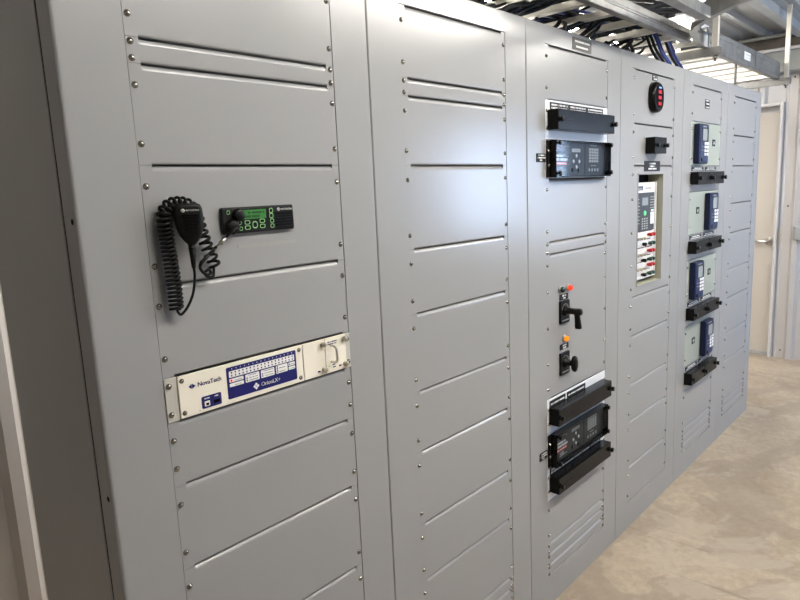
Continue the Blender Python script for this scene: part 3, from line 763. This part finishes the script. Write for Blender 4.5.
def double_cover(uz):
    o = thing('double_test_cover', (X5+.22, 0, zu(uz)-1.5*U), '', 'switch cover', 'double black covers under the blue relays')
    a_, z1, z0 = X5+.004, zu(uz), zu(uz)-1.45*U
    for k, (xa, xb) in enumerate(((a_, a_+.212), (a_+.220, a_+.430))):
        MB().box(xa, xb, -.042, PY-.001, z0, z1, .002, 2).build('cover', M['cover'], o)
    for kx in (a_+.010, a_+.216, a_+.424):
        MB().lathe((kx, -.040, (z0+z1)/2), [(.0055, 0), (.0055, .006), (.0115, .0065), (.0115, .016), (.0095, .0175), (0, .0175)], n=16).build('cover_knob', M['black'], o)
    rr = random.Random(6)
    for xa, xb in ((a_+.02, a_+.20), (a_+.235, a_+.415)):
        s_ = MB().box(xa, xb, PY-.003, PY-.0008, z1+.006, z1+.026).build('label_strip', M['blackplate'], o)
        g = MB(); glyphs(g, xa+.03, xb-.03, z1+.0165, .006, PY-.003, rr); glyphs(g, xa+.01, xb-.01, z1+.009, .004, PY-.003, rr); g.build('label_text', M['white_print'], s_)
    return o
def copy_tree(o, parent=None):
    c = o.copy(); COL.objects.link(c)
    if parent is not None: c.parent = parent
    for ch in [k for k in bpy.data.objects if k.parent == o]: copy_tree(ch, c)
    return c
R0 = blue_relay(place[0][0], place[0][1]); C0 = double_cover(-.72)
for i, (dx, uz, tagx, lr, lc, _) in enumerate(place):
    r_ = R0 if i == 0 else copy_tree(R0); c_ = C0 if i == 0 else copy_tree(C0)
    if i:
        r_.location.x = X5+dx+.071; r_.location.z = zu(uz)-4.5*U
        c_.location.z = zu(-.72-8*i)-1.5*U
    r_['label'] = lr+', '+side[i]; c_['label'] = lc
    nameplate(X5+tagx, X5+tagx+.046, zu(uz-2.35), zu(uz-1.55), ((.35, .70, .58, .14), (.22, .80, .38, .14), (.40, .64, .20, .12)), 'small black label beside the '+['topmost blue relay', 'second blue relay from the top', 'third blue relay from the top', 'lowest blue relay'][i], y=PY-.0008, m='blackplate', seed=31+i, cat='label plate', name='label_plate')

# ------------------------------------------------------------------ the room
XR, XL, YB, YFR = 5.80, -2.4, 1.30, -2.60
def rib_poly(a, b, pitch=.3048, hgt=.030, start=0.0):
    """(t, height) outline of a ribbed sheet from a to b"""
    pts = [(a, 0)]; t = math.ceil((a-start)/pitch)*pitch+start
    while t < b:
        for o_, h_ in ((-.042, 0), (-.020, hgt), (.020, hgt), (.042, 0)):
            if a+.002 < t+o_ < b-.002: pts.append((t+o_, h_))
        for q in (.115, .19):
            for o_, h_ in ((-.012, 0), (-.004, .007), (.004, .007), (.012, 0)):
                if a+.002 < t+q+o_ < b-.002: pts.append((t+q+o_, h_))
        t += pitch
    # clip a rib cut by the border
    pts.append((b, 0)); return pts
def wall_x(name, x, sgn, y0, y1, pieces, start=0):
    """ribbed wall facing -x (sgn -1) or +x (sgn +1); pieces: (ya, yb, za, zb)"""
    mb = MB()
    for ya, yb, za, zb in pieces:
        P = rib_poly(ya, yb, start=start)
        poly = [(x+sgn*h_, t_, za) for t_, h_ in P]+[(x-sgn*.14, yb, za), (x-sgn*.14, ya, za)]
        mb.prism(poly, (0, 0, zb-za))
    return struct(mb.build(name, M['wall']))
def wall_y(name, y, sgn, pieces, start=0, m='wall'):
    mb = MB()
    for xa, xb, za, zb in pieces:
        P = rib_poly(xa, xb, start=start)
        poly = [(t_, y+sgn*h_, za) for t_, h_ in P]+[(xb, y-sgn*.14, za), (xa, y-sgn*.14, za)]
        mb.prism(poly, (0, 0, zb-za))
    return struct(mb.build(name, M[m]))
struct(MB().box(XL-.14, XR+.3, YFR-.14, YB+.14, -.12, 0).build('floor', M['concrete']))
# ceiling: ribs run along the room
mb = MB(); P = rib_poly(YFR-.14, YB+.14, pitch=.40, hgt=.035, start=.33)
mb.prism([(XL-.14, t_, CEIL-h_) for t_, h_ in P]+[(XL-.14, YB+.14, CEIL+.1), (XL-.14, YFR-.14, CEIL+.1)], (XR+.3-XL+.14, 0, 0))
struct(mb.build('ceiling', M['ceiling']))
DY0, DY1, DH = .215, 1.13, 2.205       # door opening in the right wall
WY0, WY1, WZ0, WZ1 = -2.56, -2.22, .95, 2.25
wall_x('wall_right', XR, -1, YFR, YB, [(YFR, WY0, 0, CEIL), (WY1, DY0, 0, CEIL), (WY0, WY1, 0, WZ0), (WY0, WY1, WZ1, CEIL), (DY0, DY1, DH, CEIL), (DY1, YB, 0, CEIL)], start=.06)
wall_x('wall_left', XL, 1, YFR, YB, [(YFR, YB, 0, CEIL)])
wall_y('wall_back', YB, -1, [(XL, XR, 0, CEIL)], start=.055)
VX0, VX1, VZ0, VZ1 = 4.30, 5.25, 1.15, 2.20
wall_y('wall_front', YFR, 1, [(XL, VX0, 0, CEIL), (VX1, XR, 0, CEIL), (VX0, VX1, 0, VZ0), (VX0, VX1, VZ1, CEIL)], m='wall_dark')
# windows behind the camera's view
w1 = MB(); e = .05
w1.box(VX0, VX0+e, YFR-.10, YFR+.02, VZ0, VZ1).box(VX1-e, VX1, YFR-.10, YFR+.02, VZ0, VZ1).box(VX0+e, VX1-e, YFR-.10, YFR+.02, VZ0, VZ0+e).box(VX0+e, VX1-e, YFR-.10, YFR+.02, VZ1-e, VZ1)
w1 = struct(w1.build('window_1', M['frame'])); MB().box(VX0+e, VX1-e, YFR-.06, YFR-.055, VZ0+e, VZ1-e).build('window_pane', M['pane'], w1)
w2 = MB()
w2.box(XR-.02, XR+.10, WY0, WY0+e, WZ0, WZ1).box(XR-.02, XR+.10, WY1-e, WY1, WZ0, WZ1).box(XR-.02, XR+.10, WY0+e, WY1-e, WZ0, WZ0+e).box(XR-.02, XR+.10, WY0+e, WY1-e, WZ1-e, WZ1)
w2 = struct(w2.build('window_2', M['frame'])); MB().box(XR+.055, XR+.06, WY0+e, WY1-e, WZ0+e, WZ1-e).build('window_pane', M['pane'], w2)
# door
d1 = MB(); fx0, fx1 = XR-.045, XR+.13; jw = .026
d1.box(fx0, fx1, DY0-.020, DY0+jw-.02, 0, DH+.02, .003, 1).box(fx0, fx1, DY1-jw+.02, DY1+.02, 0, DH+.02, .003, 1).box(fx0, fx1, DY0+jw-.02, DY1-jw+.02, DH-jw+.02, DH+.02, .003, 1)
d1.box(XR+.075, XR+.13, DY0+.006, DY1-.006, DH-.050, DH-.006)
door = struct(d1.build('door_1', M['frame']))
MB().box(XR+.085, XR+.125, DY0+.008, DY1-.008, .014, DH-.052, .002, 1).build('door_leaf', M['door'], door)
MB().box(XR+.02, XR+.13, DY0+.007, DY1-.007, 0, .012, .002, 1).build('threshold', M['beam'], door)
hy, hz_ = DY0+.060, ZF-.645
hx = XR+.085
MB().lathe((hx, hy, hz_), [(.036, 0), (.036, .006), (.032, .010), (.018, .014), (.013, .020), (.013, .052), (0, .052)], axis=(-1, 0, 0), n=24).tube([(hx-.046, hy, hz_), (hx-.050, hy+.02, hz_), (hx-.050, hy+.07, hz_+.001), (hx-.047, hy+.115, hz_-.001)], [.012, .0115, .0100, .0090], 12).build('lever_handle', M['satin'], door)
for x_, z_ in ((.07, ZF-.585), (.375, ZF-.585), (.07, ZF+.45)):
    o = screw(bpy.data.objects['wall_back'], x_, z_, YB)
wr = bpy.data.objects['wall_right']
for y_ in (.13, -.04, -.13, -.35):
    for z_ in (.07, 1.35, 2.42):
        o = screw(wr, 0, 0, 0); o.location = (XR, y_, z_); o.rotation_euler = (0, 0, -PI/2); o.scale = (1.3, 1.3, 1.3)
# small switch box on the right wall
sb = thing('wall_switch_box', (XR, -.005, ZF-.60), 'small grey metal switch box on the white wall right of the door', 'switch box')
MB().box(XR-.085, XR-.0005, -.075, .065, ZF-.62, ZF-.50, .004, 2).build('box_body', M['galv'], sb)
MB().box(XR-.091, XR-.084, -.070, .048, ZF-.612, ZF-.508, .002, 1).build('box_lid', M['beam'], sb)
MB().lathe((XR-.091, -.012, ZF-.56), [(.016, 0), (.016, .006), (.010, .010), (0, .010)], axis=(-1, 0, 0), n=16).build('lid_knob', M['satin'], sb)
# eave trims across the right wall, purlin, conduit
struct(MB().box(XR-.20, XR-.031, YFR+.05, YB-.05, ZF+.765, ZF+.93, .004, 1).build('trim_1', M['trim']))
struct(MB().box(XR-.23, XR-.031, YFR+.05, YB-.05, ZF+.93, ZF+.955, .003, 1).build('trim_2', M['wall']))
struct(MB().box(XR-.10, XR-.031, YFR+.05, YB-.05, ZF+.955, ZF+1.062).build('trim_3', M['wood']))
cd = MB().tube([(XR-.26, YFR+.06, ZF+1.045), (XR-.26, YB-.06, ZF+1.045)], .014, 12)
for yy in (-1.8, -.6, .55): cd.box(XR-.282, XR-.238, yy-.012, yy+.012, ZF+1.029, ZF+1.066, .002, 1)
tag(cd.build('conduit_pipe', M['trim']), 'pale conduit pipe under the roof along the right wall', 'pipe')
pu = MB()
yp = .012; zp = ZF+1.0
pu.box(XL+.02, XR-.30, yp-.004, yp, zp, CEIL-.036).box(XL+.02, XR-.30, yp, yp+.060, zp, zp+.004).box(XL+.02, XR-.30, yp-.060, yp-.004, CEIL-.041, CEIL-.037).box(XL+.02, XR-.30, yp+.056, yp+.060, zp+.004, zp+.018)
struct(pu.build('trim_4', M['beam']))

# ------------------------------------------------------------------ cable ladder above the cabinets
TZ0, TZ1, TY0, TY1 = ZF+.592, ZF+.700, 0.0, .62
TX0, TX1 = -.35, 4.66
lad = thing('cable_ladder', (2.2, .3, TZ0), 'galvanised cable ladder running above the whole row of cabinets', 'cable tray')
def channel_x(mb, x0, x1, y, z0, z1, s, fl=.030, t=.003):
    """C rail along x, web at y, flanges towards s"""
    y2 = y+s*fl; ya, yb = min(y, y+s*t), max(y, y+s*t); fa, fb = min(y, y2), max(y, y2)
    mb.box(x0, x1, ya, yb, z0, z1).box(x0, x1, fa, fb, z0-.0015, z0+.002).box(x0, x1, fa, fb, z1-.002, z1+.0015)
    mb.box(x0, x1, min(y, y-s*.003), max(y, y-s*.003), z0+.022, z0+.028).box(x0, x1, min(y, y-s*.003), max(y, y-s*.003), z1-.028, z1-.022)
    return mb
channel_x(MB(), TX0, 2.86, TY0, TZ0, TZ0+.060, 1).build('side_rail', M['galv'], lad)
r2 = channel_x(MB(), 3.10, TX1, TY0, TZ0, TZ1, 1).build('side_rail', M['galv'], lad)
channel_x(MB(), TX0, TX1, TY1, TZ0, TZ1, -1).build('side_rail', M['galv'], lad)
spl = MB().box(3.10, 3.24, TY0-.0065, TY0-.003, TZ0+.012, TZ1-.012)
for xx in (3.13, 3.21):
    for zz in (TZ0+.035, TZ1-.035): spl.lathe((xx, TY0-.0065, zz), [(.007, 0), (.007, .005), (0, .005)], n=10)
spl.build('splice_plate', M['galv'], lad)
sp2 = MB().box(4.02, 4.09, TY0-.0065, TY0-.003, TZ0+.012, TZ1-.012); sp2.build('splice_plate', M['galv'], lad)
lb = MB().box(3.77, 3.90, TY0-.0042, TY0-.0028, TZ0+.030, TZ0+.074).build('white_sticker', M['key_white'], lad)
g = MB(); glyphs(g, 3.78, 3.89, TZ0+.055, .010, TY0-.0042, random.Random(8), .0003); glyphs(g, 3.80, 3.885, TZ0+.038, .008, TY0-.0042, random.Random(9), .0003); g.build('sticker_text', M['grey_print'], lb)
MB().box(3.62, 3.66, TY0-.0042, TY0-.0028, TZ0+.045, TZ0+.060).build('brass_tag', M['brass'], lad)
xr = TX0+.12
while xr < TX1-.03:
    rg = MB(); wr = .036
    rg.box(xr-wr/2, xr+wr/2, TY0+.003, TY1-.003, TZ0+.006, TZ0+.009).box(xr-wr/2, xr-wr/2+.003, TY0+.003, TY1-.003, TZ0+.009, TZ0+.030).box(xr+wr/2-.003, xr+wr/2, TY0+.003, TY1-.003, TZ0+.009, TZ0+.030)
    rg.build('rung', M['alum'], lad); xr += .2286
def curved_rail(pts, z0, z1, t=.003, fl=.028, side=1):
    mb = MB(); P = [Vector((*p, 0)) for p in pts]; n = len(P); L = []
    for i in range(n):
        tt = (P[min(i+1, n-1)]-P[max(i-1, 0)]).normalized(); nn = Vector((-tt.y, tt.x, 0))*side; L.append(nn)
    prof = [(0, z0), (fl, z0), (fl, z0+.003), (t, z0+.003), (t, z1-.003), (fl, z1-.003), (fl, z1), (0, z1)]
    R_ = [[mb.bm.verts.new((P[i].x+L[i].x*d_, P[i].y+L[i].y*d_, z_)) for d_, z_ in prof] for i in range(n)]
    m_ = len(prof)
    for a_, b_ in zip(R_, R_[1:]):
        for k in range(m_):
            mb.bm.faces.new([a_[k], a_[(k+1) % m_], b_[(k+1) % m_], b_[k]])
    mb.bm.faces.new(R_[0]); mb.bm.faces.new(R_[-1][::-1]); return mb
arc = catmull([(3.12, -.004, 0), (3.02, .012, 0), (2.86, -.01, 0), (2.62, -.075, 0), (2.46, -.175, 0), (2.34, -.29, 0), (2.22, -.44, 0), (2.06, -.66, 0), (1.9, -.92, 0)], 5)
curved_rail([(p.x, p.y) for p in arc], TZ0, TZ0+.075, side=1).build('curved_rail', M['galv'], lad)
MB().box(1.55, 2.24, -.275, -.235, ZF+.550, TZ0-.001).build('support_channel', M['galv'], lad)
# hangers
def hanger(x, y0, y1, yr, lab, post=.026):
    o = thing('trapeze_hanger', (x, (y0+y1)/2, ZF+.545), lab, 'hanger')
    c_ = MB().box(x-.020, x+.020, y0, y1, ZF+.549, ZF+.552).box(x-.020, x-.017, y0, y1, ZF+.552, TZ0-.002).box(x+.017, x+.020, y0, y1, ZF+.552, TZ0-.002)
    c_.build('cross_channel', M['galv'], o)
    for yy in yr:
        MB().box(x-post/2, x+post/2, yy-post/2, yy+post/2, ZF+.552, CEIL-.036).build('hanger_post', M['alum'], o)
        MB().lathe((x, yy, ZF+.549), [(.013, 0), (.013, .012), (.006, .012), (.006, .026), (0, .026)], axis=(0, 0, -1), n=6).build('hanger_nut', M['screw'], o)
    return o
hanger(3.075, -.075, .72, (-.048, .68), 'trapeze hanger with pale posts under the middle of the cable ladder')
hanger(4.63, -.075, .72, (-.048, .68), 'trapeze hanger with pale posts under the far end of the cable ladder')
hanger(.50, -.075, .72, (-.048, .68), 'trapeze hanger under the cable ladder above the radio cabinet')
sd = thing('ladder_stanchion', (3.73, .03, TOP), 'thin steel rod standing on the cabinet top under the ladder', 'rod')
MB().tube([(3.73, .03, TOP), (3.73, .03, TZ0+.004)], .008, 10).build('rod', M['trim'], sd)
MB().lathe((3.73, .03, TOP), [(.020, 0), (.020, .006), (0, .006)], axis=(0, 0, 1), n=14).build('foot_plate', M['galv'], sd)

# ------------------------------------------------------------------ cables
rc = random.Random(17)
def cable(pts, r, m, lab, grp):
    o = MB().tube(catmull(pts, 8), r, 7).build('cable', M[m]); tag(o, lab, 'cable', grp)
    return o
ZT = TZ0+.030
CB = TOP
k = 0
LB = 'black cable bending down through the ladder rungs to the cabinet tops'
for cx_, n_ in ((.95, 6), (1.25, 8), (1.52, 8), (1.78, 9), (2.02, 10), (2.26, 9), (2.46, 5)):
    for j in range(n_):
        r_ = rc.uniform(.0055, .0095)
        xe = cx_+rc.uniform(-.10, .10); ye = rc.uniform(.10, .34)
        ys = rc.uniform(.06, .5); zl = ZT+r_+rc.uniform(.0, .05); xs_ = xe+rc.uniform(.22, .50)
        cable([(min(xs_+.9, 2.93)+.02*j, ys*.5+.04, zl+.10+.010*j), (min(xs_+.45, 2.80), ys*.65+.03, zl+.06+.006*j), (min(xs_+.2, 2.74), ys*.85, zl+.02), (min(xs_, 2.66), ys, zl-.004), ((xs_+xe)/2+.02, (ys+ye)/2, TZ0-.01), (xe+.02, ye, CB+.05), (xe, ye, CB+.001)], r_, 'cable', LB, 'black cables dropping from the ladder to the cabinets')
        k += 1
LR = 'long black cable lying in the ladder above the cabinets'
for j in range(5):
    r_ = rc.uniform(.006, .010); y_ = .09+.1*j+rc.uniform(-.008, .008); z_ = ZT+r_+.001
    P = [(TX0+.05, y_, z_)]+[(TX0+.05+q*.55, y_+rc.uniform(-.025, .025), z_+rc.uniform(0, .02)) for q in range(1, 6)]+[(2.95, y_*.8+.08, z_+.01), (3.02, y_*.6+.1, z_+.02)]
    cable(P, r_, 'cable', LR, 'black cables lying along the ladder')
def riser(xe, ye, r_, m, lab, grp, k_):
    cable([(xe-1.2, ye+.22+.03*k_, ZT+.030), (xe-.55, ye+.16+.02*k_, ZT+.045), (xe-.22, ye+.08, TZ0+.085), (xe-.13, ye+.035, TZ0+.03), (xe-.075, ye+.015, TZ0-.05), (xe-.02, ye, CB+.03), (xe, ye, CB+.001)], r_, m, lab, grp)
for j, (xe, ye) in enumerate(((2.74, .06), (2.765, .085), (2.79, .065), (2.97, .07), (2.995, .09))):
    riser(xe, ye, .0062, 'cable_blue', 'blue cable dropping to the cabinet top '+('in the bundle above the window cabinet' if j < 3 else 'above the blue relay cabinet'), 'blue cables above the window cabinet' if j < 3 else 'blue cables above the blue relay cabinet', j)
for j, (xe, ye) in enumerate(((2.68, .06), (2.70, .085), (2.90, .07))):
    riser(xe, ye, .0070, 'cable', 'black cable dropping straight down next to the blue cables', 'black cables next to the blue ones', j+5)
for j, (xs_, ys) in enumerate(((.75, .12), (1.15, .40), (1.75, .30))):
    cable([(xs_, ys, ZT+.055), (xs_+.3, ys+.05, ZT+.06), (xs_+.6, ys-.04, ZT+.055), (xs_+.95, ys+.02, ZT+.06)], .007, 'cable_blue', ['blue cable lying in the ladder above the blank cabinet, near its front rail', 'blue cable lying at the back of the ladder above the blank cabinet', 'blue cable lying in the ladder above the rotary switch cabinet'][j], None)

# ------------------------------------------------------------------ lamps
def lamp(x, y, lab, L=1.22, m='tube', rot=False):
    o = thing('strip_light', (x, y, CEIL-.16), lab, 'ceiling light', 'ceiling strip lights')
    zt = CEIL-.075
    MB().box(x-L/2, x+L/2, y-.065, y+.065, zt-.045, zt, .006, 2).build('housing', M['housing'], o)
    MB().box(x-L/2+.02, x+L/2-.02, y-.055, y+.055, zt-.085, zt-.0455, .014, 3).build('diffuser', M[m], o)
    for sx in (-L*.33, L*.33): MB().tube([(x+sx, y, zt), (x+sx, y, CEIL-.0005)], .006, 8).build('mounting_rod', M['galv'], o)
    return o
lamp(.75, 1.0, 'strip light under the roof by the back wall, behind the radio cabinet')
lamp(2.05, 1.0, 'strip light under the roof by the back wall, behind the blank cabinet')
lamp(3.35, 1.0, 'strip light under the roof by the back wall, behind the rotary switch cabinet')
lamp(4.25, 1.0, 'strip light under the roof by the back wall, behind the end cabinet', L=.5)
lamp(4.35, .52, 'short strip light under the roof above the far half of the cable ladder', L=.5)
lamp(.60, -1.30, 'strip light over the aisle in front of the radio cabinet')
lamp(2.10, -1.30, 'strip light over the aisle in front of the rotary switch cabinet')
lamp(3.35, -1.30, 'strip light over the aisle in front of the far cabinets')
for k_, x_ in enumerate((1.35, 2.75)):  # unseen fill lights, added to brighten rung undersides and ceiling from below
    zl = ZF+.22
    o = thing('wall_light', (x_, YB, zl), ['strip light low on the back wall behind the blank cabinet', 'strip light low on the back wall behind the window cabinet'][k_], 'wall light', 'wall strip lights behind the cabinets')
    MB().box(x_-.61, x_+.61, YB-.085, YB-.031, zl-.05, zl+.05, .006, 2).build('housing', M['housing'], o)
    MB().box(x_-.59, x_+.59, YB-.125, YB-.0855, zl-.045, zl+.045, .012, 3).build('diffuser', M['tube'], o)

def area(name, loc, rot, sx, sy, power, col):
    l = bpy.data.lights.new(name, 'AREA'); l.shape = 'RECTANGLE'; l.size = sx; l.size_y = sy; l.energy = power; l.color = col
    o = bpy.data.objects.new(name, l); COL.objects.link(o); o.location = loc; o.rotation_euler = rot; return o
area('daylight_front_window', ((VX0+VX1)/2, YFR-.12, (VZ0+VZ1)/2), (PI/2, 0, 0), VX1-VX0, VZ1-VZ0, 38, (.52, .68, 1))
area('daylight_end_window', (XR+.14, (WY0+WY1)/2, (WZ0+WZ1)/2), (0, PI/2, 0), WZ1-WZ0, WY1-WY0, 10, (.52, .68, 1))
wd_ = bpy.data.worlds.new('sky'); S.world = wd_; wd_.use_nodes = True
bg = wd_.node_tree.nodes['Background']; bg.inputs[0].default_value = (.60, .74, 1, 1); bg.inputs[1].default_value = 3.0

# ------------------------------------------------------------------ camera
cam = bpy.data.cameras.new('camera'); co = bpy.data.objects.new('camera', cam); COL.objects.link(co)
cam.sensor_width = 36; cam.lens = 633.89/800*36; cam.clip_start = .02
r = Vector((0.67306106, -0.73824244, -0.04457484)); u = Vector((0.15290637, 0.07993172, 0.98500282)); f = Vector((0.72360794, 0.66978282, -0.1666809))
mx = Matrix((r, u, -f)).transposed().to_4x4(); mx.translation = Vector((-.5467, -1.1295, ZF-.0695)); co.matrix_world = mx
S.camera = co
S.view_settings.view_transform = 'Standard'; S.view_settings.look = 'None'; S.view_settings.exposure = 1.08; S.view_settings.gamma = 1.0; S.view_settings.use_curve_mapping = False
